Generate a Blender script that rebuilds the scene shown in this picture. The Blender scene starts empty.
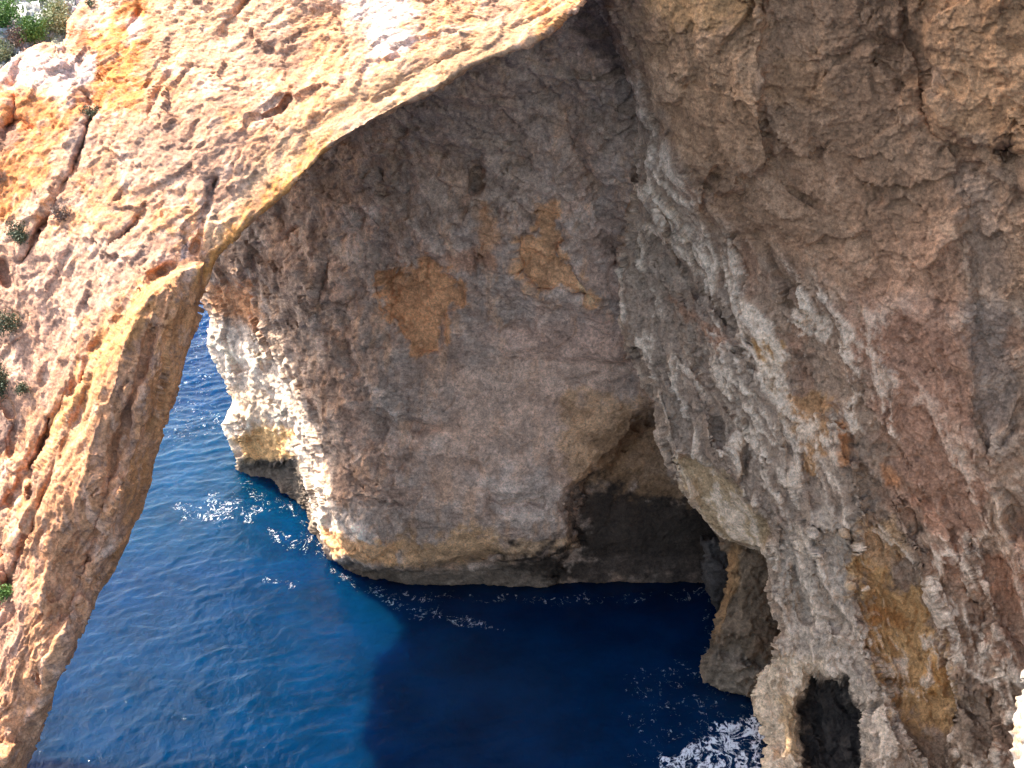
import bpy, math, random
import numpy as np
from mathutils import Vector

SC = bpy.context.scene
COL = SC.collection
STEP = 1.3            # mesh pitch on the rocks, about 6 cm at their distance

# ------------------------------------------------------------------ camera
H, PITCH, FPX = 40.0, math.radians(24.0), 1334.0
cp, sp = math.cos(PITCH), math.sin(PITCH)

def P(px, py, Y):
    """world point at horizontal distance Y along a sight line"""
    px = np.asarray(px, float); py = np.asarray(py, float); Y = np.asarray(Y, float)
    a = (px - 512.0) / FPX; b = (384.0 - py) / FPX
    dy = cp + sp * b; dz = -sp + cp * b
    k = Y / dy
    return np.stack([a * k, Y + 0 * k, H + dz * k], -1)

def proj(p):
    x, y, z = p[..., 0], p[..., 1], p[..., 2] - H
    d = y * cp - z * sp; u = y * sp + z * cp
    return 512 + FPX * x / d, 384 - FPX * u / d

def YW(py):
    """distance of the water line at a picture row"""
    b = (384.0 - py) / FPX
    return H * (cp + sp * b) / (sp - cp * b)

# ------------------------------------------------------------------ noise
_perm = {}
def _tab(seed):
    if seed not in _perm:
        r = np.random.RandomState(seed)
        g = r.normal(size=(256, 3)); g /= np.linalg.norm(g, axis=1)[:, None]
        _perm[seed] = (r.permutation(256), g)
    return _perm[seed]

def perlin(p, seed=0):
    pm, g = _tab(seed)
    f = np.floor(p); i = f.astype(np.int64) & 255; t = p - f
    w = t * t * t * (t * (t * 6 - 15) + 10)
    out = 0
    for dx in (0, 1):
        hx = pm[(i[:, 0] + dx) & 255]
        wx = w[:, 0] if dx else 1 - w[:, 0]
        for dy in (0, 1):
            hy = pm[(hx + i[:, 1] + dy) & 255]
            wy = w[:, 1] if dy else 1 - w[:, 1]
            for dz in (0, 1):
                gr = g[pm[(hy + i[:, 2] + dz) & 255]]
                wz = w[:, 2] if dz else 1 - w[:, 2]
                out = out + wx * wy * wz * (gr[:, 0] * (t[:, 0] - dx) + gr[:, 1] * (t[:, 1] - dy) + gr[:, 2] * (t[:, 2] - dz))
    return out * 1.5

def fbm(p, oc=5, seed=0, gain=0.5):
    a, s, o = 1.0, 0, 0
    for k in range(oc):
        s = s + a * perlin(p * 2.03 ** k + 17.3 * k, seed + k); a *= gain
    return s

def ridged(p, oc=4, seed=0, gain=0.5):
    a, s, w = 1.0, 0, 1.0
    for k in range(oc):
        n = 1 - np.abs(perlin(p * 2.07 ** k + 9.1 * k, seed + k)) * 2.0
        n = np.clip(n, 0, 1) ** 2
        s = s + a * n * w; w = np.clip(n * 1.6, 0, 1); a *= gain
    return s

def cells(p, seed=0):
    """F1, F2 and a per-cell value of a cellular pattern"""
    r = np.random.RandomState(seed); pm = r.permutation(256); off = r.rand(256, 3); val = r.rand(256)
    f = np.floor(p); i = f.astype(np.int64); t = p - f
    F1 = np.full(len(p), 9.0); F2 = F1.copy(); V = np.zeros(len(p))
    for dx in (-1, 0, 1):
        for dy in (-1, 0, 1):
            for dz in (-1, 0, 1):
                h = pm[(pm[(pm[(i[:, 0] + dx) & 255] + i[:, 1] + dy) & 255] + i[:, 2] + dz) & 255]
                o = off[h]
                d = np.sqrt((dx + o[:, 0] - t[:, 0]) ** 2 + (dy + o[:, 1] - t[:, 1]) ** 2 + (dz + o[:, 2] - t[:, 2]) ** 2)
                m = d < F1
                F2 = np.where(m, F1, np.minimum(F2, d)); V = np.where(m, val[h], V); F1 = np.where(m, d, F1)
    return F1, F2, V

def facets(p, seed=0):
    """broken faces: every cell is a small plane with its own tilt"""
    r = np.random.RandomState(seed); pm = r.permutation(256); off = r.rand(256, 3)
    g = r.normal(size=(256, 3)); g /= np.linalg.norm(g, axis=1)[:, None]
    i = np.floor(p).astype(np.int64); t = p - i
    F1 = np.full(len(p), 9.0); out = np.zeros(len(p))
    for dx in (-1, 0, 1):
        for dy in (-1, 0, 1):
            for dz in (-1, 0, 1):
                h = pm[(pm[(pm[(i[:, 0] + dx) & 255] + i[:, 1] + dy) & 255] + i[:, 2] + dz) & 255]
                v = t - off[h] - np.array([dx, dy, dz]); d = (v * v).sum(1); m = d < F1
                F1 = np.where(m, d, F1); out = np.where(m, (v * g[h]).sum(1) + .35 * (h / 255.0 - .5), out)
    return out

def sstep(a, b, x):
    t = np.clip((x - a) / (b - a), 0, 1); return t * t * (3 - 2 * t)

# ------------------------------------------------------------------ plan helpers (polylines and outlines on a rock face)
def dline(px, py, pts):
    d = np.full(px.shape, 1e9)
    for (x0, y0), (x1, y1) in zip(pts[:-1], pts[1:]):
        vx, vy = x1 - x0, y1 - y0
        t = np.clip(((px - x0) * vx + (py - y0) * vy) / (vx * vx + vy * vy + 1e-9), 0, 1)
        d = np.minimum(d, np.hypot(px - x0 - t * vx, py - y0 - t * vy))
    return d

def sdpoly(px, py, pts):
    """positive inside"""
    d = dline(px, py, list(pts) + [pts[0]])
    ins = np.zeros(px.shape, bool); n = len(pts)
    for k in range(n):
        x0, y0 = pts[k]; x1, y1 = pts[(k + 1) % n]
        if y0 == y1: continue
        c = ((y0 > py) != (y1 > py)) & (px < (x1 - x0) * (py - y0) / (y1 - y0) + x0)
        ins ^= c
    return np.where(ins, d, -d)

def tps(pts, px, py, sm=1e-4):
    q = np.array(pts, float); xy = q[:, :2] / 500.0; n = len(q)
    def U(r2): return np.where(r2 > 0, r2 * np.log(r2 + 1e-12), 0)
    r2 = ((xy[:, None] - xy[None]) ** 2).sum(-1)
    A = np.zeros((n + 3, n + 3)); A[:n, :n] = U(r2) + sm * np.eye(n)
    A[:n, n] = 1; A[:n, n + 1:] = xy; A[n, :n] = 1; A[n + 1:, :n] = xy.T
    w = np.linalg.solve(A, np.concatenate([q[:, 2], np.zeros(3)]))
    X = px / 500.0; Y = py / 500.0
    out = w[n] + w[n + 1] * X + w[n + 2] * Y
    for k in range(n):
        out = out + w[k] * U((X - xy[k, 0]) ** 2 + (Y - xy[k, 1]) ** 2)
    return out

def resample(pts, n):
    """smooth curve through points, n samples, even in control index length"""
    p = np.array(pts, float); m = len(p)
    seg = np.maximum(np.linalg.norm(np.diff(p, axis=0), axis=1), 1e-3)
    return p, np.concatenate([[0], np.cumsum(seg)])

def edgepair(A, B, n):
    A = np.array(A, float); B = np.array(B, float)
    seg = 0.5 * (np.linalg.norm(np.diff(A, axis=0), axis=1) + np.linalg.norm(np.diff(B, axis=0), axis=1))
    s = np.concatenate([[0], np.cumsum(seg)]); t = np.linspace(0, s[-1], n)
    f = lambda Q: np.stack([np.interp(t, s, Q[:, 0]), np.interp(t, s, Q[:, 1])], -1)
    return f(A), f(B)

# ------------------------------------------------------------------ mesh and material helpers
def mesh_obj(name, V, F, mat, parent=None, col=None, smooth=True, attrs=None):
    me = bpy.data.meshes.new(name)
    V = np.asarray(V, np.float32)
    me.vertices.add(len(V)); me.vertices.foreach_set('co', V.ravel())
    if isinstance(F, tuple): quads, tris = F
    else: quads, tris = F, np.zeros((0, 3), int)
    nq, nt = len(quads), len(tris)
    li = np.concatenate([np.asarray(quads).ravel(), np.asarray(tris).ravel()]).astype(np.int32)
    me.loops.add(len(li)); me.loops.foreach_set('vertex_index', li)
    me.polygons.add(nq + nt)
    st = np.concatenate([np.arange(nq) * 4, nq * 4 + np.arange(nt) * 3]).astype(np.int32)
    me.polygons.foreach_set('loop_start', st)
    me.update(calc_edges=True)
    me.polygons.foreach_set('use_smooth', np.full(nq + nt, smooth))
    if col is not None:
        a = me.color_attributes.new('rock_colour', 'FLOAT_COLOR', 'POINT')
        a.data.foreach_set('color', np.concatenate([np.clip(col, 0, 1), np.ones((len(V), 1))], 1).astype(np.float32).ravel())
    for k, v in (attrs or {}).items():
        a = me.attributes.new(k, 'FLOAT', 'POINT'); a.data.foreach_set('value', np.asarray(v, np.float32))
    me.materials.append(mat); me.validate()
    o = bpy.data.objects.new(name, me); COL.objects.link(o)
    if parent: o.parent = parent
    return o

def tag(o, label=None, cat=None, group=None, kind=None):
    if label: o['label'] = label
    if cat: o['category'] = cat
    if group: o['group'] = group
    if kind: o['kind'] = kind
    return o

def N(nt, t, **kw):
    n = nt.nodes.new(t)
    for k, v in kw.items():
        if k in n.inputs: n.inputs[k].default_value = v
        else: setattr(n, k, v)
    return n

def rock_mat(name, bump=0.5, rough=0.92):
    m = bpy.data.materials.new(name); m.use_nodes = True; nt = m.node_tree; L = nt.links
    b = nt.nodes['Principled BSDF']; b.inputs['Roughness'].default_value = rough
    b.inputs['Specular IOR Level'].default_value = 0.25
    at = N(nt, 'ShaderNodeAttribute', attribute_name='rock_colour')
    tc = N(nt, 'ShaderNodeTexCoord')
    n1 = N(nt, 'ShaderNodeTexNoise', Scale=3.2, Detail=9.0, Roughness=0.72)
    n2 = N(nt, 'ShaderNodeTexNoise', Scale=5.0, Detail=6.0, Roughness=0.75, Distortion=0.9)
    vo = N(nt, 'ShaderNodeTexVoronoi', Scale=4.5)
    n3 = N(nt, 'ShaderNodeTexNoise', Scale=10.0, Detail=4.0, Roughness=0.8)
    for n in (n1, n2, n3, vo): L.new(tc.outputs['Object'], n.inputs['Vector'])
    r1 = N(nt, 'ShaderNodeMapRange'); r1.inputs[1].default_value = 0.3; r1.inputs[2].default_value = 0.7
    r1.inputs[3].default_value = 0.60; r1.inputs[4].default_value = 1.42
    L.new(n1.outputs['Fac'], r1.inputs[0])
    r2 = N(nt, 'ShaderNodeMapRange'); r2.inputs[1].default_value = 0.34; r2.inputs[2].default_value = 0.43
    r2.inputs[3].default_value = 0.55; r2.inputs[4].default_value = 1.0
    L.new(n2.outputs['Fac'], r2.inputs[0])
    mu = N(nt, 'ShaderNodeMath', operation='MULTIPLY'); L.new(r1.outputs[0], mu.inputs[0]); L.new(r2.outputs[0], mu.inputs[1])
    r3 = N(nt, 'ShaderNodeMapRange'); r3.inputs[1].default_value = .32; r3.inputs[2].default_value = .68; r3.inputs[3].default_value = .62; r3.inputs[4].default_value = 1.38
    L.new(n3.outputs['Fac'], r3.inputs[0]); m3 = N(nt, 'ShaderNodeMath', operation='MULTIPLY'); L.new(mu.outputs[0], m3.inputs[0]); L.new(r3.outputs[0], m3.inputs[1]); mu = m3
    vs = N(nt, 'ShaderNodeVectorMath', operation='SCALE'); L.new(at.outputs['Color'], vs.inputs[0]); L.new(mu.outputs[0], vs.inputs['Scale'])
    L.new(vs.outputs[0], b.inputs['Base Color'])
    ad = N(nt, 'ShaderNodeMath', operation='MULTIPLY_ADD'); L.new(vo.outputs['Distance'], ad.inputs[0]); ad.inputs[1].default_value = 0.35
    L.new(n1.outputs['Fac'], ad.inputs[2])
    a2 = N(nt, 'ShaderNodeMath', operation='MULTIPLY_ADD'); L.new(n2.outputs['Fac'], a2.inputs[0]); a2.inputs[1].default_value = 0.4
    L.new(ad.outputs[0], a2.inputs[2])
    bp = N(nt, 'ShaderNodeBump', Strength=bump, Distance=0.34); L.new(a2.outputs[0], bp.inputs['Height'])
    L.new(bp.outputs[0], b.inputs['Normal'])
    return m

# ------------------------------------------------------------------ a rock mass: front sheet, rounded edges, flanks, closed back
def rock(name, A, B, depth, mat, feat=None, colour=None, disp=None, round_px=(14, 14, 14, 14), round_m=1.0,
         thick=(8, 8, 8, 8), inward=(30, 30, 30, 30), step=None, under=False, parent=None, back=None):
    """A, B: paired outlines of the two long edges; depth(px,py)->distance.
    thick/inward for edges in order A, B, start, end."""
    step = step or STEP
    a = np.array(A, float); b = np.array(B, float)
    wid = np.mean(np.linalg.norm(a - b, axis=1))
    ln = 0.5 * (np.linalg.norm(np.diff(a, axis=0), axis=1).sum() + np.linalg.norm(np.diff(b, axis=0), axis=1).sum())
    nu = max(int(wid / step), 12); nv = max(int(ln / step), 12); K = 14
    ea, eb = edgepair(A, B, nv)
    iu = np.arange(-K, nu + K); iv = np.arange(-K, nv + K)
    U = np.clip(iu, 0, nu - 1) / (nu - 1.0)
    Vi = np.clip(iv, 0, nv - 1)
    base = ea[Vi][:, None, :] * (1 - U)[None, :, None] + eb[Vi][:, None, :] * U[None, :, None]
    px, py = base[..., 0], base[..., 1]
    UU = np.broadcast_to(U[None], px.shape); VV = np.broadcast_to((Vi / (nv - 1.0))[:, None], px.shape)
    gp, gq = px.ravel(), py.ravel()
    Y = depth(gp, gq).reshape(px.shape)
    if feat is not None: Y = Y + feat(gp, gq, P(gp, gq, Y.ravel())).reshape(px.shape)
    W = np.linalg.norm(eb - ea, axis=1)[Vi][:, None] + 0 * px
    dist = [UU * W, (1 - UU) * W, VV * ln, (1 - VV) * ln]
    for d, r in zip(dist, round_px):
        if r > 0:
            t = np.clip(1 - d / r, 0, 1); Y = Y + round_m * (1 - np.sqrt(np.clip(1 - t * t, 0, 1)))
    # flanks
    ox = np.zeros_like(px); oy = np.zeros_like(px); oY = np.zeros_like(px)
    ku = np.where(iu < 0, -iu, np.where(iu >= nu, iu - nu + 1, 0))[None, :] / K
    kv = np.where(iv < 0, -iv, np.where(iv >= nv, iv - nv + 1, 0))[:, None] / K
    across = (eb - ea); across = across / np.linalg.norm(across, axis=1)[:, None]
    along = np.gradient(0.5 * (ea + eb), axis=0); along /= np.linalg.norm(along, axis=1)[:, None]
    for sgn, m, k, vec, th, inn in ((1, (iu < 0)[None, :], ku, across, thick[0], inward[0]), (-1, (iu >= nu)[None, :], ku, across, thick[1], inward[1]),
                                    (1, (iv < 0)[:, None], kv, along, thick[2], inward[2]), (-1, (iv >= nv)[:, None], kv, along, thick[3], inward[3])):
        v = vec[Vi][:, None, :]
        mk = m * k
        ox = ox + sgn * v[..., 0] * inn * mk ** 1.6; oy = oy + sgn * v[..., 1] * inn * mk ** 1.6
        oY = np.maximum(oY, th * mk ** 1.25)
    Q = P(px + ox, py + oy, Y + oY)
    # displacement along the surface normal
    du = np.gradient(Q, axis=1); dv = np.gradient(Q, axis=0)
    n = np.cross(du, dv); n /= (np.linalg.norm(n, axis=-1, keepdims=True) + 1e-9)
    c = np.array([0, 0, H]) - Q
    if (n * c).sum(-1).mean() < 0: n = -n; flip = False
    else: flip = True
    cn = c / np.linalg.norm(c, axis=-1, keepdims=True)
    inside = (((iu >= 0) & (iu < nu))[None, :] & ((iv >= 0) & (iv < nv))[:, None])[..., None]
    n = n + cn * .9 * inside; n /= (np.linalg.norm(n, axis=-1, keepdims=True) + 1e-9)
    q = Q.reshape(-1, 3)
    d, crest = disp(q, gp, gq)
    Q = q + n.reshape(-1, 3) * d[:, None]
    colr = colour(q, gp, gq, crest)
    NV, NU = px.shape
    idx = np.arange(NV * NU).reshape(NV, NU)
    quads = np.stack([idx[:-1, :-1], idx[:-1, 1:], idx[1:, 1:], idx[1:, :-1]], -1).reshape(-1, 4)
    nc = 10; Q3 = Q.reshape(NV, NU, 3)
    cols = np.linspace(K, NU - 1 - K, nc + 2)[1:-1].astype(int)
    ray = Q3[:, cols] - np.array([0, 0, H]); tb = back or max(thick) + 2.0
    Bk = Q3[:, cols] + ray / ray[..., 1:2] * tb
    kv_ = np.clip(np.concatenate([np.arange(K, 0, -1), np.zeros(nv), np.arange(1, K + 1)]) / K, 0, 1)
    V = np.concatenate([Q, Bk.reshape(-1, 3)])
    bi = len(Q) + np.arange(NV * nc).reshape(NV, nc)
    row = np.concatenate([idx[:, :1], bi, idx[:, -1:]], 1)
    bq = np.stack([row[:-1, :-1], row[1:, :-1], row[1:, 1:], row[:-1, 1:]], -1).reshape(-1, 4)
    quads = np.concatenate([quads, bq]); tris = []
    for e, sg in ((0, 1), (NV - 1, -1)):
        c0 = bi[e, nc // 2]
        for path in (idx[e], row[e][::-1]):
            for k in range(len(path) - 1):
                if c0 in (path[k], path[k + 1]): continue
                t = (path[k + 1], path[k], c0); tris.append(t if sg > 0 else t[::-1])
    tris = np.array(tris)
    if flip is False: quads = quads[:, ::-1]; tris = tris[:, ::-1]
    # camera-facing winding check
    f = quads[len(quads) // 2 + NU // 2]
    fn = np.cross(V[f[1]] - V[f[0]], V[f[2]] - V[f[1]])
    if fn @ (np.array([0, 0, H]) - V[f[0]]) < 0: quads = quads[:, ::-1]; tris = tris[:, ::-1]
    colr = np.concatenate([colr, colr.reshape(NV, NU, 3)[:, cols].reshape(-1, 3)])
    o = mesh_obj(name, V, (quads, tris), mat, parent, colr)
    x, y = proj(Q[:]); vis = ((iu >= 0) & (iu < nu))[None, :] & ((iv >= 0) & (iv < nv))[:, None]
    o_data = dict(Q=Q, n=n.reshape(-1, 3), x=x, y=y, vis=vis.ravel())
    return o, o_data

def lay(c, m, col):
    m = np.clip(m, 0, 1)[:, None]; return c * (1 - m) + np.array(col)[None] * m

def patch(c, px, py, q, poly, col, k=1.0, soft=3, rag=9, sc=1.1, seed=50):
    if len(poly) == 3 and not hasattr(poly[0], '__len__'):
        sd = poly[2] - np.hypot(px - poly[0], py - poly[1])
    else: sd = sdpoly(px, py, poly)
    near = sd > -rag * 3
    m = np.zeros(len(px))
    if near.any():
        s = sd[near] + rag * fbm(q[near] * sc, 5, seed, 0.62) * 1.3
        m[near] = sstep(-soft, soft, s) * k
    return lay(c, m, col)

def stroke(px, py, q, pts, w, amp, wob=4, seed=70):
    d = dline(px, py, pts); near = d < w * 4 + wob * 3
    o = np.zeros(len(px))
    if near.any():
        g = q[near]
        wx = wob * 1.3 * fbm(g * 0.38, 2, seed) + wob * .35 * fbm(g * 1.7 + 7, 3, seed); wy = wob * fbm(g * 0.38 + 31, 2, seed)
        dd = dline(px[near] + wx, py[near] + wy, pts)
        mod = np.clip(.75 + .9 * fbm(g * .5 + 60, 3, seed + 1), .15, 1.4)
        ww = w * (.75 + .5 * np.clip(mod, 0, 1.2)) * (.8 if amp > 0 else 1.15)
        o[near] = amp * mod * np.exp(-(dd / ww) ** (1.5 if amp > 0 else 1.0))
    return o

def hollow(px, py, q, poly, amp, soft=6, rag=6, seed=90):
    sd = sdpoly(px, py, poly); near = sd > -rag * 3 - soft
    o = np.zeros(len(px)); s = sd[near] + rag * fbm(q[near] * 1.0, 4, seed)
    o[near] = amp * sstep(-soft, soft, s); return o

# palette (real rock colours)
GREY = (.30, .262, .238); BROWN = (.26, .195, .15); TAN = (.42, .30, .20); PINK = (.36, .255, .21)
ORANGE = (.47, .235, .095); OCHRE = (.46, .27, .10); PALE = (.62, .53, .44); WHITE = (.72, .66, .60); DARK = (.060, .050, .045)
RED = (.25, .13, .09)

def std_disp(aniso=(1, 1, 1), big=.55, mid=.34, small=.10, pit=.10, seed=1, fac=.5):
    an = np.array(aniso)
    def f(q, px, py):
        w = q + 0.5 * np.stack([fbm(q * .45, 3, 200), fbm(q * .45 + 40, 3, 201), fbm(q * .45 + 80, 3, 202)], -1)
        p = w * an
        b = fbm(p * .16, 3, seed)
        r = ridged(p * .42, 5, seed + 10, .55) - .75
        s = fbm(w * an * 1.6, 5, seed + 20, .66)
        pw = p + .16 * s[:, None]
        f1 = facets(pw * .5, seed + 41); f2 = facets(pw * 1.35, seed + 42); f3 = facets(w * np.sqrt(an) * 3.3 + .3 * s[:, None], seed + 43)
        F1, F2, V = cells(p * .8 + .35 * s[:, None], seed + 3)
        hole = -sstep(.32, .12, F1) * (V > .72) * (.4 + V)
        fine = fbm(w * np.sqrt(an) * 3.6, 4, seed + 30, .72)
        d = big * b + mid * .55 * r + small * (s + .7 * fine) + fac * (.95 * f1 + .42 * f2 + .17 * f3) + pit * 3 * hole
        return d, np.clip(.5 + .8 * r + .35 * fine + .25 * s + .5 * f2, 0, 1)
    return f

# ================================================================== 1. the sea arch
arch_in = [(-40, 900), (12, 800), (27, 760), (62, 668), (98, 600), (122, 556), (141, 508), (152, 470), (172, 398), (184, 352), (200, 303),
           (216, 262), (238, 236), (286, 193), (326, 152), (372, 122), (430, 94), (468, 68), (548, 36), (592, -2), (650, -70)]
arch_out = [(-190, 900), (-150, 800), (-120, 700), (-105, 600), (-100, 500), (-95, 420), (-90, 360), (-85, 300), (-80, 240), (-70, 175),
            (-35, 108), (0, 72), (24, 50), (44, 42), (62, 46), (70, 40), (70, 22), (84, 2), (110, -30), (300, -120), (560, -170)]
arch_depth_pts = [(27, 760, 43.3), (98, 600, 44.6), (141, 508, 45.5), (172, 398, 46.4), (200, 303, 47.2), (238, 236, 47.6), (326, 152, 48.1), (430, 94, 48.4), (592, -2, 49.4),
                  (10, 760, 42.0), (60, 640, 42.6), (108, 500, 43.4), (140, 390, 44.3), (170, 290, 45.9), (195, 245, 47.5), (290, 160, 49.2), (420, 60, 49.9), (560, -20, 50.9),
                  (0, 500, 46.6), (0, 380, 48.6), (60, 420, 46.2), (60, 330, 47.8), (0, 250, 50.8), (90, 200, 50.6), (0, 130, 54.2), (150, 110, 52.4), (250, 60, 53), (360, 0, 53.5),
                  (0, 72, 57), (60, 50, 57.5), (84, 2, 60), (-200, 360, 55), (-150, 240, 57), (-250, 500, 53), (-300, 800, 50), (300, -120, 59), (560, -170, 58),
                  (0, 640, 44.6), (-60, 760, 44.8)]
def arch_depth(px, py): return tps(arch_depth_pts, px, py)
def arch_feat(px, py, q):
    # the leg juts forward below a sloping ledge; its inner cheek turns away
    o = hollow(px, py, q, [(172, 268), (206, 262), (200, 330), (175, 420), (150, 520), (60, 720), (0, 900), (-80, 900), (-60, 700), (0, 560), (60, 420), (100, 340), (140, 282)], -.7, 5, 6)
    S = lambda pts, w, a, wob=5: stroke(px, py, q, pts, w, a, wob)
    o += S([(170, 270), (140, 285), (95, 350), (50, 430), (0, 520)], 5, .8)          # undercut along the ledge
    o += S([(176, 300), (150, 400), (110, 520), (60, 640), (10, 760)], 10, -.55)       # arris of the leg
    o += S([(130, 320), (100, 420), (60, 540), (20, 650)], 6, -.40)
    o += S([(150, 330), (120, 440), (85, 560), (40, 680)], 5, .40)
    o += S([(90, 380), (50, 480), (10, 590)], 5, .45)
    o += S([(34, 470), (28, 500)], 4, .7); o += S([(48, 420), (40, 450)], 3, .5); o += S([(75, 395), (70, 410)], 2.5, .4)
    o += S([(250, 0), (232, 22), (228, 34)], 4, .6); o += S([(290, 95), (282, 108), (268, 114)], 2.2, .5)
    o += S([(216, 180), (206, 205), (200, 230), (192, 250)], 3.5, 1.2, 3)
    o += S([(170, 40), (160, 90), (150, 120)], 5, .35); o += S([(140, 10), (122, 40)], 4, .5)
    o += S([(100, 110), (88, 135), (75, 165), (60, 200), (20, 260)], 3.4, .8)
    o += S([(200, 120), (190, 135)], 3, .4); o += S([(145, 205), (135, 225), (110, 245)], 3, .45)
    o += S([(70, 45), (72, 80), (90, 105)], 6, 1.0); o += S([(20, 60), (10, 110), (0, 150)], 6, .6)
    o += S([(315, 128), (360, 100), (420, 72), (470, 50)], 7, .35)
    o += S([(300, 175), (340, 138), (380, 112), (440, 84)], 7, -.35)
    o += S([(0, 130), (18, 122), (30, 130)], 4, .7); o += S([(0, 265), (8, 285)], 4, .7); o += S([(0, 405), (14, 425), (10, 450)], 5, .7)
    o += hollow(px, py, q, [(262, 45), (300, 30), (345, 48), (330, 70), (285, 78)], .3, 14, 10)
    o += S([(0, 540), (8, 580), (2, 610)], 6, .8)
    return o
def arch_col(q, px, py, crest):
    c = np.tile(np.array((.55, .37, .245)), (len(px), 1))
    n1 = fbm(q * .35, 5, 300, .6); n2 = fbm(q * .9 + 5, 5, 310, .62); n3 = fbm(q * np.array([1.4, 1.4, .35]), 5, 320, .62)
    c = lay(c, sstep(-.2, .35, n1) * .8, (.62, .36, .18))
    c = lay(c, sstep(.05, .55, n2) * .7, (.64, .54, .46))
    c = lay(c, sstep(.1, .55, -n2) * .6, (.36, .27, .22))
    Pt = lambda poly, col, k=1., soft=6, rag=14, sd=50: patch(c, px, py, q, poly, col, k, soft, rag, 1.1, sd)
    c = Pt([(70, 30), (90, 10), (160, -30), (148, 60), (140, 112), (100, 112), (75, 80)], (.58, .25, .07), .9)
    c = Pt([(70, 30), (85, 20), (92, 60), (90, 85), (76, 80)], (.38, .16, .08), .8, 4, 8)
    c = Pt([(90, 0), (110, -10), (112, 22), (88, 26)], (.62, .55, .48), .7)
    c = Pt([(-60, 100), (10, 82), (70, 95), (88, 80), (85, 120), (50, 160), (30, 210), (-60, 240)], (.60, .27, .09), .85, 8, 18)
    c = Pt([(-10, 75), (30, 46), (90, 60), (92, 84), (60, 98), (10, 84)], (.66, .60, .58), .85, 6, 12)
    c = Pt([(40, 85), (85, 66), (92, 80), (58, 102)], (.60, .57, .60), .8, 4, 8)
    c = Pt([(127, 20), (145, 18), (142, 38), (128, 46)], (.62, .48, .42), .9, 2, 4)
    c = Pt([(148, -20), (250, -30), (245, 60), (190, 70), (160, 60)], (.60, .45, .31), .6, 10, 18)
    c = Pt([(230, -30), (300, -30), (280, 25), (235, 30)], (.62, .46, .32), .7, 8, 14)
    c = Pt([(335, -20), (415, -30), (408, 40), (395, 72), (380, 40), (345, 22)], (.70, .64, .61), .9, 5, 12)
    c = Pt([(300, 20), (340, 10), (345, 70), (305, 130), (295, 70)], (.60, .36, .18), .7, 8, 14)
    c = Pt([(120, 115), (190, 105), (235, 140), (225, 185), (160, 190), (125, 165)], (.40, .30, .23), .7, 12, 16)
    c = Pt([(240, 40), (300, 30), (300, 70), (255, 80)], (.34, .25, .19), .6, 8, 12)
    c = Pt([(250, 165), (320, 110), (430, 50), (560, 0), (590, -30), (600, 0), (540, 42), (440, 96), (330, 160), (260, 200)], (.47, .35, .215), .85, 12, 14)
    c = Pt([(530, -30), (600, -30), (598, 0), (560, 32), (535, 28)], (.66, .35, .14), .8, 4, 10)  # orange bounce glow at the arch top put into the colour
    c = Pt([(330, 138), (365, 112), (385, 118), (350, 148)], (.50, .42, .34), .7, 4, 6)
    c = Pt([(190, 290), (205, 240), (262, 178), (330, 132), (335, 168), (215, 295)], (.60, .34, .11), .9, 6, 8)  # underside strip: warm bounce light put into the orange
    c = Pt([(205, 215), (260, 165), (300, 160), (235, 215), (205, 255)], (.60, .48, .34), .7, 8, 10)
    # leg
    c = Pt([(140, 268), (185, 262), (180, 300), (150, 380), (110, 500), (60, 640), (0, 800), (-80, 900), (-80, 700), (0, 560), (50, 440), (90, 350)], (.50, .30, .165), .85, 8, 10)
    c = Pt([(108, 300), (150, 268), (170, 272), (150, 320), (110, 372), (60, 450), (20, 520), (40, 440)], (.54, .32, .13), .75, 9, 10)
    c = Pt([(178, 285), (230, 270), (215, 330), (190, 420), (170, 500), (150, 560), (90, 660), (60, 768), (20, 850), (60, 690), (110, 560), (140, 430)], (.52, .30, .135), .85, 8, 9)
    c = Pt([(95, 600), (120, 575), (70, 700), (20, 780), (15, 740)], (.42, .30, .20), .6, 8, 9)
    c = Pt([(-60, 560), (30, 560), (20, 650), (-60, 700)], (.42, .30, .25), .6, 8, 14)
    c = Pt([(-60, 220), (40, 240), (110, 260), (70, 330), (20, 400), (-60, 420)], (.58, .43, .34), .6, 10, 16)
    c = Pt([(60, 240), (150, 225), (185, 250), (140, 268), (95, 320), (55, 345)], (.45, .36, .30), .6, 8, 14)
    for s in ([(34, 462), (40, 480), (34, 500), (26, 498)], [(46, 418), (50, 440), (42, 452)], [(205, 180), (218, 176), (216, 200), (204, 206)], [(203, 200), (208, 200), (196, 236), (192, 238)],
              [(-20, 400), (14, 420), (10, 452), (-20, 450)], [(-10, 135), (20, 125), (22, 140), (-10, 165)], [(10, 300), (-20, 350), (12, 346)]):
        c = Pt(s, (.15, .12, .11), .75, 2, 5)
    c = Pt([(180, 246), (189, 240), (188, 256), (180, 260)], (.17, .18, .21), .95, 1.2, 1.5)
    c = Pt([(70, 120), (95, 110), (92, 140), (70, 165)], (.25, .22, .21), .7, 4, 7)
    # drip streaks
    c = lay(c, sstep(.25, .6, n3) * .45, (.36, .27, .22)); c = lay(c, sstep(.3, .6, -n3) * .4, (.66, .55, .46))
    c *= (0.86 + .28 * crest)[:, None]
    # vegetation specks and lichen
    sp_ = fbm(q * 2.2, 4, 340, .7)
    c = lay(c, sstep(.42, .6, sp_) * .6, (.22, .17, .14))
    return np.minimum(c * np.array((1.10, .81, .64)), .8)
_std_arch = std_disp((1, 1, 1), .25, .11, .045, .022, 3, .20)
_leg_arch = std_disp((1.3, 1.3, .28), .22, .16, .04, .0, 5, .26)
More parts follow.
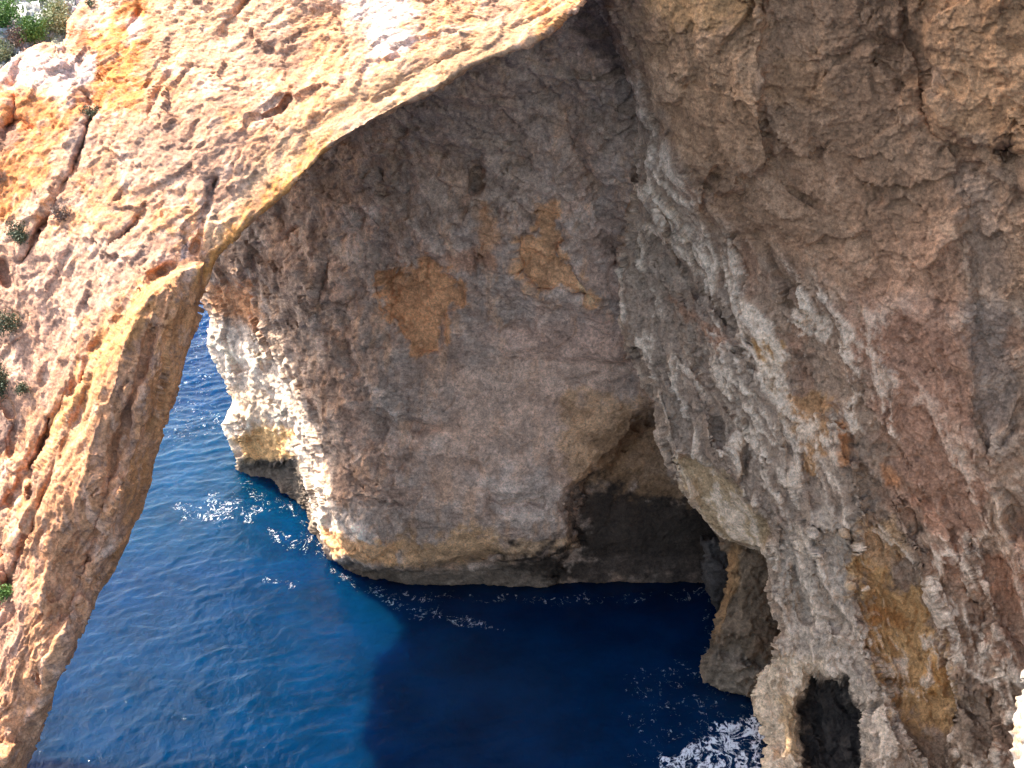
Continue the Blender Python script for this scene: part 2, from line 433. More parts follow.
def arch_disp(q, px, py):
    m = sstep(250, 330, py - 0.0 + (px - 170) * .8)
    d1, c1 = _std_arch(q, px, py); d2, c2 = _leg_arch(q @ np.array([[1, 0, .0], [0, 1, 0], [-.45, 0, 1]]), px, py)
    return d1 * (1 - m) + d2 * m, c1 * (1 - m) + c2 * m
M_SUN = rock_mat('sunlit_limestone', .45)
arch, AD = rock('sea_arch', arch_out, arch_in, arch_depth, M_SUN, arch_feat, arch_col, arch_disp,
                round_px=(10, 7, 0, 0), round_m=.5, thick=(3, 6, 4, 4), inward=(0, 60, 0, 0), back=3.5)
tag(arch, 'huge sunlit orange and cream limestone arch, its leg standing in the sea on the left', 'rock arch')

# ================================================================== 2. the far cave wall
far_l = [(150, -120), (150, 0), (165, 120), (180, 220), (196, 285), (203, 302), (212, 318), (203, 345), (214, 366), (222, 386), (230, 402),
         (221, 424), (232, 442), (238, 462), (240, 474), (250, 486), (272, 496), (296, 512)]
far_r = [(780, -120), (780, 0), (780, 120), (790, 220), (800, 280), (800, 300), (800, 330), (800, 350), (800, 380), (800, 410), (800, 440),
         (800, 470), (800, 500), (800, 530), (800, 560), (800, 580), (800, 598), (800, 612)]
# the foot follows the water line, so the last rows are given as one run along it
foot = [(236, 470), (240, 482), (256, 494), (284, 503), (300, 508), (306, 528), (316, 548), (330, 566), (352, 581), (378, 588), (420, 590), (480, 592),
        (540, 598), (600, 598), (660, 596), (710, 590), (760, 590), (810, 590)]
top = [(150, -120), (170, -120), (190, -120), (210, -120), (235, -120), (260, -120), (290, -120), (320, -120), (360, -120), (400, -120), (440, -120), (490, -120),
       (550, -120), (600, -120), (660, -120), (710, -120), (760, -120), (820, -120)]
FA = [(120, 30), (124, 70), (135, 130), (165, 215), (190, 280), (203, 301), (213, 316), (203, 345), (214, 366), (222, 386), (230, 402), (221, 424), (232, 442), (238, 460), (240, 478),
      (256, 492), (284, 500), (296, 506), (304, 524), (314, 546), (330, 566), (352, 582), (380, 590)]
FB = [(800, -60), (800, 0), (800, 100), (800, 200), (800, 260), (800, 290), (800, 310), (800, 340), (800, 360), (800, 380), (800, 400), (800, 420), (800, 440), (800, 460), (800, 480),
      (800, 497), (800, 512), (800, 526), (800, 540), (800, 555), (800, 570), (800, 586), (800, 600)]
fd = [(240, 480, YW(483)), (256, 492, YW(494)), (284, 500, YW(503)), (296, 506, YW(510)), (314, 546, YW(548)), (330, 566, YW(568)), (352, 580, YW(583)), (380, 588, YW(591)),
      (480, 592, YW(592) ), (560, 596, YW(597)), (640, 596, YW(596)), (720, 592, YW(592)), (800, 590, YW(590)),
      (205, 300, 76), (205, 345, 77), (222, 386, 76), (230, 402, 75.5), (222, 424, 75), (236, 455, 74.5), (260, 440, 74), (245, 370, 73.2), (245, 330, 72.6), (275, 480, 73.2),
      (225, 270, 71.8), (262, 300, 69.6), (268, 360, 70.6), (285, 440, 71), (298, 490, 69.5),
      (298, 380, 66.5), (312, 440, 64.9), (324, 500, 63.6), (338, 545, 62.4), (290, 300, 66.5), (280, 220, 67), (330, 300, 63.6), (335, 380, 63.0), (350, 440, 62.2), (362, 490, 61.6), (385, 545, 61), (380, 564, 61.3),
      (430, 545, 60.6), (520, 545, 60.2), (430, 480, 60.6), (520, 470, 60), (600, 470, 60.5), (400, 380, 61.4), (400, 300, 61.9), (540, 380, 60.8), (640, 380, 60.2), (430, 270, 60.6), (540, 250, 59.6),
      (430, 180, 60), (540, 150, 58.2), (330, 200, 64), (430, 100, 58.2), (540, 60, 56.4), (300, 120, 64), (300, 0, 60), (450, 0, 54.5), (600, 0, 53.5), (600, -100, 53), (450, -100, 54.5), (250, -100, 60),
      (640, 150, 56.6), (640, 250, 57.8), (800, 300, 60), (800, 0, 56), (800, 450, 62), (120, 0, 68), (120, -120, 64)]
def far_depth(px, py): return tps(fd, px, py, 3e-4)
def far_feat(px, py, q):
    S = lambda pts, w, a, wob=5, sd=70: stroke(px, py, q, pts, w, a, wob, sd)
    o = hollow(px, py, q, [(648, 420), (680, 430), (720, 490), (820, 500), (820, 585), (560, 588), (578, 545), (574, 505), (590, 480), (622, 462)], 3.8, 15, 9)
    # wave-cut notch along the foot
    o += hollow(px, py, q, [(330, 562), (380, 572), (470, 560), (540, 556), (570, 545), (600, 545), (820, 560), (820, 640), (380, 640), (330, 600)], .0 + 1.1, 5, 4)
    o += hollow(px, py, q, [(236, 462), (262, 466), (292, 462), (300, 490), (306, 520), (240, 520)], 1.5, 4, 4)
    o += S([(232, 232), (250, 290), (283, 310), (296, 350), (306, 380), (318, 430)], 7, -.75, 7)     # rim that catches the sun
    o += S([(240, 300), (262, 360), (268, 400)], 8, .8, 7)
    o += S([(250, 300), (262, 250), (300, 230), (312, 260)], 6, .5)
    o += S([(292, 420), (310, 470), (330, 510), (398, 556)], 6, -.6, 6)
    o += S([(345, 300), (350, 360), (372, 410), (400, 440)], 10, .6); o += S([(330, 330), (322, 300), (330, 260)], 8, .7)
    o += S([(345, 210), (360, 205), (380, 230)], 12, -.6); o += S([(330, 240), (312, 290)], 5, -.4)
    o += S([(372, 385), (385, 410), (400, 425)], 6, -.5)
    o += S([(500, 350), (560, 345), (620, 352)], 7, -.55); o += S([(500, 362), (560, 360), (625, 366)], 6, .45)
    o += S([(512, 268), (540, 295), (595, 300)], 6, -.55); o += S([(470, 330), (520, 335)], 10, .4)
    o += S([(410, 425), (440, 430)], 7, .6); o += S([(470, 470), (500, 500), (540, 505)], 9, .5)
    o += S([(500, 50), (560, 70), (600, 110), (640, 190), (665, 260)], 12, -.8, 9); o += S([(560, 110), (600, 180), (620, 260)], 10, .7, 9)
    o += S([(480, 150), (475, 190)], 3.5, .8, 2); o += S([(475, 190), (462, 225)], 4, -.4, 3); o += S([(380, 170), (382, 195)], 3, .5)
    o = np.minimum(o, np.where(px > 430, np.maximum(62.7 - far_depth(px, py), .0) + .25 + 0 * px, 9.))
    # shallow scars where slabs have fallen away
    o += hollow(px, py, q, ORP1, .35, 2.5, 3); o += hollow(px, py, q, ORP2, .35, 2.5, 3)
    return o
ORP1 = [(376, 276), (404, 272), (425, 262), (446, 270), (466, 290), (464, 304), (446, 312), (444, 334), (438, 352), (416, 350), (404, 336), (398, 322), (382, 308)]
ORP2 = [(512, 236), (534, 232), (536, 206), (552, 202), (566, 232), (560, 252), (582, 270), (594, 292), (590, 300), (560, 290), (536, 290), (518, 272)]
def far_col(q, px, py, crest):
    c = np.tile(np.array((.29, .248, .222)), (len(px), 1))
    n1 = fbm(q * .3 + 3, 5, 400, .6); n2 = fbm(q * .8, 5, 410, .62)
    c = lay(c, sstep(-.1, .5, n1) * .6, (.315, .225, .18)); c = lay(c, sstep(.0, .6, n2) * .6, (.37, .33, .305))
    c = lay(c, sstep(.05, .5, -n2) * .6, (.20, .155, .13))
    Pt = lambda poly, col, k=1., soft=6, rag=14, sd=50: patch(c, px, py, q, poly, col, k, soft, rag, 1.1, sd)
    c = lay(c, sstep(.15, .6, fbm(q * np.array([1.2, 1.2, .35]) + 33, 5, 430, .62)) * .45, (.40, .27, .18))
    jt = np.abs(fbm(q * np.array([.35, .35, .9]) + 70, 4, 435, .55)); c = lay(c, sstep(.028, .0, jt) * .5, (.11, .085, .07))
    c = Pt([(300, 100), (480, 40), (640, 0), (660, 180), (560, 200), (420, 220), (300, 200)], (.21, .17, .14), .5, 20, 20)  # dimness of the cave interior put into the colour
    c = Pt([(560, -30), (625, -20), (645, 40), (640, 90), (600, 60), (575, 30)], (.11, .085, .075), .85, 6, 10)
    c = Pt([(440, 380), (560, 330), (640, 350), (620, 420), (560, 500), (420, 500)], (.36, .275, .225), .6, 20, 20)
    c = Pt([(470, 330), (600, 310), (640, 350), (560, 370)], (.34, .26, .225), .6, 12, 12)
    c = Pt([(560, 400), (640, 400), (640, 450), (590, 490), (560, 470)], (.34, .235, .14), .7, 10, 12)
    c = Pt([(200, 285), (250, 285), (262, 330), (240, 326), (215, 310)], (.44, .25, .14), .8, 6, 8)
    c = Pt([(214, 320), (250, 330), (285, 360), (310, 440), (330, 500), (400, 556), (330, 560), (300, 520), (290, 470), (236, 470), (200, 400), (195, 345)], (.56, .54, .52), .85, 8, 10)  # sun brightness on the left lobe and rim put into the colour
    c = Pt([(232, 440), (262, 420), (290, 432), (288, 462), (262, 468), (238, 464)], (.50, .33, .14), .85, 5, 7)
    c = Pt([(206, 380), (270, 392), (268, 425), (225, 425)], (.50, .43, .35), .7, 5, 8)
    c = Pt([(318, 528), (400, 545), (398, 566), (330, 554)], (.48, .29, .14), .85, 3, 5)
    c = Pt([(400, 540), (490, 530), (500, 556), (470, 566), (398, 568)], (.37, .25, .14), .8, 7, 10)
    c = Pt([(490, 540), (560, 545), (580, 530), (580, 550), (500, 562)], (.36, .26, .16), .7, 4, 8)
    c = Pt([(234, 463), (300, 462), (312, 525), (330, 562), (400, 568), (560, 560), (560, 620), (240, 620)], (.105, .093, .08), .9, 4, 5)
    c = Pt([(228, 463), (300, 462), (306, 500), (296, 525), (228, 525)], (.09, .085, .08), .9, 3, 4)  # wet foot, with the overhang's shade put into the colour too
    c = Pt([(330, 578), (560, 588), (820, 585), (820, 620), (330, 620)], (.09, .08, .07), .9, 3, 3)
    c = Pt([(640, 472), (690, 490), (820, 500), (820, 585), (555, 586), (505, 560), (552, 548), (576, 552), (572, 505), (588, 482), (612, 476)], (.022, .018, .015), .95, 14, 17, 61)  # cave mouth: recess shade put into the colour, over algae-dark rock
    c = Pt([(600, 560), (720, 556), (720, 584), (560, 590)], (.06, .05, .045), .6, 5, 6)
    c = Pt([(590, 440), (650, 400), (668, 440), (690, 500), (640, 490), (600, 480)], (.17, .115, .07), .8, 8, 12, 63)
    c = Pt([(480, 205), (496, 222), (494, 262), (476, 258), (480, 236)], (.37, .23, .14), .8, 4, 8)
    c = Pt([(430, 258), (500, 246), (496, 268), (460, 272)], (.27, .165, .115), .7, 4, 8)
    c = Pt(ORP1, (.40, .235, .13), .95, 3, 9); c = Pt(ORP2, (.40, .25, .145), .95, 3, 9, 52)
    c = Pt([(580, 278), (596, 288), (592, 300), (582, 296)], (.52, .40, .26), .9, 2, 2)
    c = Pt([(345, 215), (375, 205), (380, 225), (350, 235)], (.40, .37, .36), .6, 5, 6)
    c = Pt([(364, 380), (386, 390), (400, 425), (375, 410)], (.43, .40, .38), .7, 5, 6)
    c = Pt([(470, 480), (540, 470), (560, 510), (500, 520)], (.40, .37, .35), .6, 12, 14)
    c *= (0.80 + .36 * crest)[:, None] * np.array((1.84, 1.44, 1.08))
    return c
M_SHADE = rock_mat('grey_cave_limestone', .55)
_far_std = std_disp((.8, .8, 1.0), .5, .24, .07, .02, 7, .42)
def far_disp(q, px, py):
    d, c = _far_std(q, px, py)
    k = 1 - .55 * sstep(0, 1, sstep(390, 440, px)) * sstep(250, 330, py)
    return d * k, c
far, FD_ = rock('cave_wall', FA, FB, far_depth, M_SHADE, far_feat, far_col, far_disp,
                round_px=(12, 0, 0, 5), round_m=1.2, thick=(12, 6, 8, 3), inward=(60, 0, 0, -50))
tag(far, 'overhanging grey cave wall behind the arch with two orange scars and a sunlit white left edge', 'cave wall')

# ================================================================== 3. the right-hand cliff
RA = [(560, -120), (575, -40), (596, 8), (622, 60), (636, 120), (640, 180), (622, 250), (620, 310), (628, 345), (646, 372), (652, 400), (660, 440), (676, 490), (698, 520), (726, 540), (768, 552),
      (766, 590), (779, 630), (772, 655), (756, 676), (752, 700), (762, 725), (762, 768), (764, 830)]
RB = [(1300, -120), (1300, -60), (1300, 0), (1300, 60), (1300, 120), (1300, 180), (1300, 240), (1300, 290), (1300, 320), (1300, 350), (1300, 380), (1300, 420), (1300, 460), (1300, 500), (1300, 530), (1300, 560),
      (1300, 590), (1300, 630), (1300, 660), (1300, 690), (1300, 720), (1300, 745), (1300, 790), (1300, 860)]
rd = [(560, -120, 51), (600, 10, 53.2), (640, 120, 53.8), (620, 250, 56.4), (625, 345, 56.2), (650, 400, 54.8), (676, 490, 53), (726, 540, 51.8), (768, 555, 50.9), (779, 630, 50), (765, 665, 49.4), (755, 700, 49.6),
      (762, 768, YW(776)), (764, 850, YW(850) - .6), (860, 768, 44.9), (860, 850, 43), (940, 768, 44.2), (1024, 768, 43), (1100, 830, 41),
      (680, 60, 50), (680, 170, 51.2), (690, 250, 53.6), (700, 340, 52.8), (720, 440, 51.4), (790, 560, 49.5), (820, 640, 48.4), (760, 0, 48), (760, 180, 49.2), (760, 300, 50.4), (780, 420, 49.8),
      (880, 0, 45.6), (880, 180, 46.4), (880, 350, 46.8), (880, 500, 47), (900, 650, 47), (1000, 0, 43), (1000, 180, 43.6), (1000, 350, 44), (1000, 500, 44.6), (1000, 650, 45),
      (1200, 0, 38), (1200, 300, 38.5), (1200, 600, 39.5), (1200, 830, 38), (900, -120, 44), (1250, -120, 37)]
def r_depth(px, py): return tps(rd, px, py, 3e-4)
CAVE = [(812, 900), (804, 740), (800, 706), (814, 676), (848, 680), (862, 710), (866, 750), (868, 900)]
PANEL = [(676, 458), (700, 462), (730, 480), (748, 500), (766, 520), (770, 548), (740, 552), (700, 522), (684, 495)]
BLOCK = [(590, -160), (1400, -160), (1400, 260), (1000, 300), (860, 300), (760, 250), (700, 215), (672, 150), (640, 80), (604, 15)]
def r_feat(px, py, q):
    S = lambda pts, w, a, wob=5, sd=70: stroke(px, py, q, pts, w, a, wob, sd)
    o = hollow(px, py, q, CAVE, 2.0, 12, 4)
    o += hollow(px, py, q, PANEL, .9, 4, 3)
    # flutes running down to the right
    o += S([(640, 190), (655, 220), (660, 270), (700, 330), (750, 380)], 9, -.85, 9)
    o += S([(665, 230), (680, 270), (720, 330)], 6, .7, 9)
    o += S([(632, 340), (655, 385), (668, 440), (690, 500)], 7, -.7, 5)
    o += S([(650, 300), (690, 360), (715, 400), (722, 440)], 6, .6, 8)
    o += S([(700, 360), (745, 430), (752, 500)], 7, .55, 8)
    o += S([(705, 420), (730, 470), (775, 530), (780, 600), (775, 650)], 7, -.75, 6)
    o += S([(800, 470), (812, 540), (820, 620), (835, 668)], 8, -.6, 8); o += S([(780, 450), (790, 540), (800, 620)], 6, .5, 8)
    o += S([(830, 410), (850, 480), (858, 560), (862, 640), (885, 700), (905, 768)], 7, -.85, 8)
    o += hollow(px, py, q, [(846, 530), (880, 520), (930, 580), (950, 640), (960, 700), (952, 780), (925, 780), (890, 690), (862, 640)], .8, 6, 6)
    o += S([(890, 500), (920, 560), (950, 640), (965, 720), (975, 790)], 6, -.7, 7)
    o += S([(940, 480), (975, 560), (1000, 640), (1010, 720)], 6, -.5, 8); o += S([(920, 480), (960, 560), (985, 640)], 6, .55, 8)
    o += hollow(px, py, q, [(958, 700), (995, 690), (1000, 790), (952, 790)], .7, 3, 3)
    o += S([(764, -20), (763, 60), (762, 120), (772, 160), (790, 190), (815, 205)], 1.6, .3, 2)      # long crack
    o += hollow(px, py, q, [(612, -60), (764, -60), (763, 120), (770, 165), (730, 190), (700, 205), (672, 150), (646, 90), (612, 20)], -.6, 4, 7)
    o += S([(716, 172), (705, 195), (703, 210)], 2.5, .6, 2)
    o += S([(905, -30), (903, 30), (925, 70), (930, 130), (960, 150), (1010, 155)], 3.4, .5, 6)
    o += hollow(px, py, q, [(925, 20), (1030, -40), (1040, 150), (1000, 150), (940, 128), (922, 70)], -.6, 4, 6)
    o += S([(1000, 0), (995, 60), (1005, 100)], 5, -.5, 6); o += S([(1000, 150), (1012, 145)], 6, 1.1, 2)
    o += hollow(px, py, q, [(955, 150), (975, 300), (978, 420), (985, 470), (1010, 440), (1040, 400), (1040, 200)], .4, 6, 6)
    o += S([(985, 465), (1005, 430), (1015, 400)], 3, -.5, 3); o += S([(840, 60), (860, 40), (900, 50)], 6, .5, 6)
    o += S([(880, 200), (900, 205)], 6, .4, 4); o += S([(730, 237), (760, 236)], 2.5, .4, 2)
    return o
def r_col(q, px, py, crest):
    c = np.tile(np.array((.285, .225, .185)), (len(px), 1))
    n1 = fbm(q * .35 + 3, 5, 500, .6); n2 = fbm(q * .9, 5, 510, .62); n3 = fbm(q * 1.6 + 9, 4, 515, .65)
    c = lay(c, sstep(-.1, .5, n1) * .6, (.33, .20, .145)); c = lay(c, sstep(.0, .6, n2) * .5, (.36, .29, .24))
    c = lay(c, sstep(.05, .5, -n2) * .6, (.17, .12, .095)); c = lay(c, sstep(.2, .6, n3) * .4, (.40, .28, .21))
    Pt = lambda poly, col, k=1., soft=6, rag=14, sd=50: patch(c, px, py, q, poly, col, k, soft, rag, 1.1, sd)
    c = Pt([(636, -60), (764, -60), (762, 120), (770, 160), (700, 185), (660, 140), (636, 60)], (.34, .235, .155), .7, 6, 10)
    c = Pt([(640, -60), (764, -60), (760, 20), (700, 30), (640, 20)], (.36, .235, .11), .7, 10, 12)
    c = Pt([(764, -20), (900, 0), (905, 60), (880, 160), (770, 160)], (.24, .175, .135), .6, 10, 16)
    c = Pt([(770, 60), (820, 50), (830, 100), (800, 110), (772, 100)], (.36, .22, .12), .7, 8, 12)
    c = Pt([(845, 0), (900, 10), (905, 60), (850, 50)], (.15, .115, .10), .6, 8, 14)
    c = Pt([(910, -40), (1100, -60), (1100, 180), (1000, 150), (940, 128), (915, 60)], (.40, .255, .15), .8, 8, 12)
    c = Pt([(950, 20), (985, 20), (985, 60), (950, 60)], (.30, .20, .13), .6, 6, 10)
    c = Pt([(895, -20), (912, -10), (922, 40), (930, 110), (905, 80), (900, 30)], (.10, .08, .07), .7, 4, 6)
    c = Pt([(905, 70), (930, 80), (930, 130), (905, 110)], (.42, .26, .16), .7, 4, 7)
    c = Pt([(870, 190), (905, 195), (900, 212), (878, 208)], (.10, .085, .08), .85, 4, 6)
    c = Pt([(920, 60), (950, 80), (945, 92), (925, 84)], (.20, .18, .18), .7, 3, 5)
    c = Pt([(993, 138), (1015, 140), (1012, 158), (996, 156)], (.09, .06, .05), .9, 3, 3)
    c = Pt([(860, 220), (960, 220), (970, 420), (990, 500), (960, 560), (900, 480), (850, 320)], (.36, .225, .175), .65, 16, 20)
    c = Pt([(955, 160), (1000, 180), (1010, 300), (1010, 430), (985, 470), (972, 380)], (.235, .21, .20), .75, 8, 10)
    c = Pt([(560, -60), (640, -60), (640, 60), (665, 120), (690, 180), (640, 200), (600, 60)], (.20, .155, .13), .6, 8, 12)
    # grey weathered belt along the flutes
    c = Pt([(600, 100), (650, 120), (700, 200), (740, 300), (800, 400), (860, 450), (900, 560), (960, 700), (960, 790), (740, 790), (740, 600), (640, 450), (600, 330)], (.33, .295, .27), .65, 22, 20)
    c = Pt([(770, 560), (830, 500), (870, 560), (860, 640), (900, 740), (860, 768), (800, 660)], (.47, .45, .43), .75, 14, 14)
    c = Pt([(764, -60), (920, -60), (960, 160), (900, 260), (800, 260), (700, 240), (680, 120), (764, 100)], (.20, .14, .105), .55, 24, 24, 66)
    c = Pt(PANEL, (.37, .305, .21), .9, 3, 3); 
    c = Pt([(748, 335), (768, 338), (785, 358), (780, 385), (762, 378)], (.37, .235, .10), .8, 4, 9)
    c = Pt([(792, 398), (815, 388), (828, 405), (822, 440), (830, 455), (812, 468), (800, 440)], (.40, .25, .13), .8, 4, 11)
    c = Pt([(840, 425), (852, 440), (855, 470), (842, 466)], (.40, .20, .09), .8, 3, 5)
    c = Pt([(665, 300), (690, 310), (720, 335), (722, 350), (700, 335)], (.36, .20, .13), .6, 4, 7)
    c = Pt([(880, 465), (900, 478), (900, 490), (886, 486)], (.45, .24, .13), .8, 3, 3)
    c = Pt([(845, 530), (890, 520), (905, 550), (880, 575), (855, 570)], (.47, .33, .20), .8, 6, 8)
    c = Pt([(845, 560), (880, 572), (915, 590), (945, 640), (955, 700), (950, 740), (925, 735), (890, 690), (865, 640)], (.47, .32, .16), .9, 8, 14)
    c = Pt([(858, 600), (905, 612), (910, 626), (870, 626)], (.34, .17, .06), .7, 4, 5)
    c = Pt([(925, 660), (942, 655), (942, 690), (930, 695)], (.44, .26, .10), .7, 3, 4)
    c = Pt([(905, 730), (950, 735), (975, 790), (905, 790)], (.20, .15, .11), .6, 5, 8)
    c = Pt([(958, 700), (995, 690), (998, 790), (952, 790)], (.30, .25, .21), .8, 3, 3)
    c = Pt([(985, 560), (1030, 540), (1030, 620), (1000, 600)], (.42, .25, .18), .6, 6, 10)
    c = Pt([(915, 500), (935, 510), (945, 540), (925, 530)], (.44, .27, .20), .7, 4, 5)
    c = Pt([(750, 660), (830, 655), (806, 700), (806, 800), (750, 800)], (.62, .56, .48), .85, 5, 7)  # sunlight on the buttress face put into the colour
    c = Pt([(776, 690), (800, 690), (800, 760), (780, 750)], (.50, .36, .20), .6, 4, 8)
    c = Pt(CAVE, (.085, .066, .05), .85, 4, 5)  # shade of the hole painted in, deepened again at the end
    jt = np.abs(fbm(q * np.array([.45, .45, .3]) + 70, 4, 535, .58)); c = lay(c, sstep(.026, .0, jt) * .55, (.10, .075, .06))
    blk = sstep(-14, 14, sdpoly(px, py, BLOCK) + 10 * fbm(q * .6, 4, 77))
    c = lay(c, blk * .35, (.36, .235, .15))
    belt = sstep(-40, 60, (px - 600) * .62 - (py - 100) * -.0 - (px - 600) * .62 + 120 - np.abs(py - (100 + (px - 600) * 1.75)) * .45)
    c = lay(c, sstep(.5, .95, crest) * (.20 + .6 * belt) * (1 - .9 * blk), (.50, .47, .44))
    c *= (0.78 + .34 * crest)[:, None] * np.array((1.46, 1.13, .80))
    c = Pt(CAVE, (.030, .023, .018), .95, 5, 6)  # darkness inside the hole put into the colour
    return c
_r_std = std_disp((.8, .8, .8), .3, .18, .06, .03, 11, .38)
_r_fl = std_disp((1.25, 1.25, .40), .3, .42, .08, .01, 13, .50)
SH = np.array([[1, 0, 0], [0, 1, 0], [.45, 0, 1]])
def r_disp(q, px, py):
    lim = 600 + (py - 60) * .62
    m = np.clip(.15 + sstep(-160, 40, (lim - px + 80)) + sstep(480, 600, py), 0, 1)
    m = m * (1 - .85 * sstep(-25, 25, sdpoly(px, py, BLOCK)))
    d1, c1 = _r_std(q, px, py); d2, c2 = _r_fl(q @ SH, px, py)
    k = 1 - .8 * sstep(-2, 6, sdpoly(px, py, PANEL)) 
    return (d1 * (1 - m) + d2 * m) * k, c1 * (1 - m) + c2 * m
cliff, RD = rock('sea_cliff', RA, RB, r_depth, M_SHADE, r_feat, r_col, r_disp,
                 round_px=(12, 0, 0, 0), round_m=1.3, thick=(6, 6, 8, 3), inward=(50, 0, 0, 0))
tag(cliff, 'towering shaded brown cliff on the right with fluted grey ribs and ochre stains', 'cliff')

# ================================================================== 4. rock pillar in the recess
PA = [(712, 520), (722, 545), (730, 556), (726, 585), (716, 615), (708, 640), (703, 660), (706, 676), (720, 688), (742, 694)]
PB = [(812, 520), (812, 545), (812, 560), (812, 585), (812, 612), (812, 640), (812, 662), (812, 680), (812, 692), (806, 700)]
pdp = [(712, 520, 55), (730, 556, 54.6), (716, 615, 54), (703, 660, 53.2), (742, 694, 53.1), (812, 520, 54.5), (812, 612, 54), (812, 694, 53), (765, 600, 53.9), (755, 655, 52.6), (745, 690, 52.9)]
def pil_feat(px, py, q):
    o = stroke(px, py, q, [(706, 650), (735, 652), (770, 668)], 5, .5, 4)
    o += stroke(px, py, q, [(738, 560), (728, 610), (716, 650)], 5, -.4, 4); return o
def pil_col(q, px, py, crest):
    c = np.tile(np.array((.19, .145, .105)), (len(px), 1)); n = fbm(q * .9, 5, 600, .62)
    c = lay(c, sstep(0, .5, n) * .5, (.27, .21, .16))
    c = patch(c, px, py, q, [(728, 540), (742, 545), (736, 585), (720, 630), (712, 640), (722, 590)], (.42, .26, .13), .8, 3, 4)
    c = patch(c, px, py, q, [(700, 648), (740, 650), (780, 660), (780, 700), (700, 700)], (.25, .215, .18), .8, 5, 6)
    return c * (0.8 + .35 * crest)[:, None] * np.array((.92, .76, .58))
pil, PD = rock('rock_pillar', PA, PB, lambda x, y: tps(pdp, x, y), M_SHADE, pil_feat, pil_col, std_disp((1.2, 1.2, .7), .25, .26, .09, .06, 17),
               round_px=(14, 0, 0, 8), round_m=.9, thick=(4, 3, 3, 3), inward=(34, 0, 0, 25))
tag(pil, 'dark brown rock pillar with swollen foot tucked between the cave mouth and the right cliff', 'rock')

# second, darker knob behind the pillar
KA = [(700, 540), (706, 560), (706, 585), (710, 604), (716, 616)]
KB = [(760, 540), (760, 560), (760, 585), (760, 604), (760, 622)]
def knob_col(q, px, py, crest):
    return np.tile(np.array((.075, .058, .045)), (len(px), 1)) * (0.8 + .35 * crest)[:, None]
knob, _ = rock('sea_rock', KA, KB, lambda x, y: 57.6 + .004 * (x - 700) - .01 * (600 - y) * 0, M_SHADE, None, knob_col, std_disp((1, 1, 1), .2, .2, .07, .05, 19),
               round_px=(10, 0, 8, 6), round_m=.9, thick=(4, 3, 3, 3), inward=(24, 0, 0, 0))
tag(knob, 'small dark rock knob half hidden behind the brown pillar at the cave mouth', 'rock')

# ================================================================== 5. sunlit outcrop at the lower right corner
OA = [(1030, 676), (1021, 700), (1016, 725), (1014, 745), (1017, 768), (1010, 830), (1000, 950), (980, 1150), (960, 1500)]
OB = [(1120, 660), (1150, 700), (1160, 725), (1170, 745), (1180, 768), (1190, 830), (1200, 950), (1210, 1150), (1230, 1500)]
def out_depth(px, py): return 31 - .012 * (px - 1020) - .0075 * (py - 700)
def out_col(q, px, py, crest):
    c = np.tile(np.array((.44, .38, .32)), (len(px), 1)); n = fbm(q * 1.6, 5, 620, .62)
    c = lay(c, sstep(.05, .5, n) * .7, (.58, .36, .19)); return c * (0.85 + .25 * crest)[:, None]
outc, _ = rock('rock_outcrop', OA, OB, out_depth, M_SUN, None, out_col, std_disp((1, 1, 1), .2, .22, .07, .05, 23),
               round_px=(26, 20, 20, 0), round_m=1.6, thick=(5, 5, 4, 2), inward=(10, 10, 20, 0), step=3)
tag(outc, 'bright white sunlit rock outcrop just entering at the lower right corner', 'rock')

# ================================================================== 6. clifftop slope with scrub, beyond the arch crest
CA = [(-70, 150), (-50, 120), (-25, 100), (0, 92), (20, 84), (40, 78), (60, 78), (80, 70), (100, 50), (130, 20), (180, -20), (300, -70), (450, -110), (620, -130)]
CB = [(-125, -60), (-100, -80), (-90, -88), (-50, -92), (10, -96), (35, -100), (60, -104), (85, -108), (110, -112), (150, -118), (230, -124), (330, -135), (470, -145), (640, -150)]  # rear and right-hand run added out of view to shade the water
cdp = [(-200, 180, 56), (0, 92, 57.6), (60, 78, 58.6), (100, 50, 60.5), (180, -20, 62.5), (0, 40, 60.6), (40, 20, 62.4), (80, 0, 64.2), (0, 0, 64.5), (0, -30, 67.5), (85, -30, 67), (-20, -95, 77), (85, -108, 79), (230, -124, 80), (-60, -60, 71), (-120, -60, 70), (450, -110, 60), (620, -130, 60), (330, -135, 80), (640, -150, 80)]
def c_feat(px, py, q):
    o = stroke(px, py, q, [(0, 12), (20, 4), (45, -6)], 5, .9, 4); o += stroke(px, py, q, [(0, 60), (30, 52), (50, 40)], 6, .8, 4)
    o += stroke(px, py, q, [(8, 28), (30, 14), (60, 6)], 6, -.6, 4); return o
def c_col(q, px, py, crest):
    c = np.tile(np.array((.62, .58, .53)), (len(px), 1)); n = fbm(q * .8 + 7, 5, 640, .62)
    c = lay(c, sstep(.0, .35, n) * .6, (.33, .33, .20)); c = lay(c, sstep(.1, .5, -n) * .5, (.42, .40, .40))
    c = patch(c, px, py, q, [(38, 50), (70, 15), (78, 45), (60, 55)], (.40, .39, .24), .7, 5, 6)
    c = patch(c, px, py, q, [(66, 14), (80, -4), (90, 0), (76, 18)], (.42, .43, .47), .8, 3, 3)
    return c * (0.8 + .35 * crest)[:, None]
top_o, CD = rock('clifftop', CA, CB, lambda x, y: tps(cdp, x, y), M_SUN, c_feat, c_col, std_disp((1, 1, 1), .35, .45, .12, .1, 29),
                 round_px=(0, 0, 0, 0), round_m=1, thick=(2, 1.5, 2, 2), inward=(0, 0, 0, 0), back=2)
tag(top_o, kind='structure')

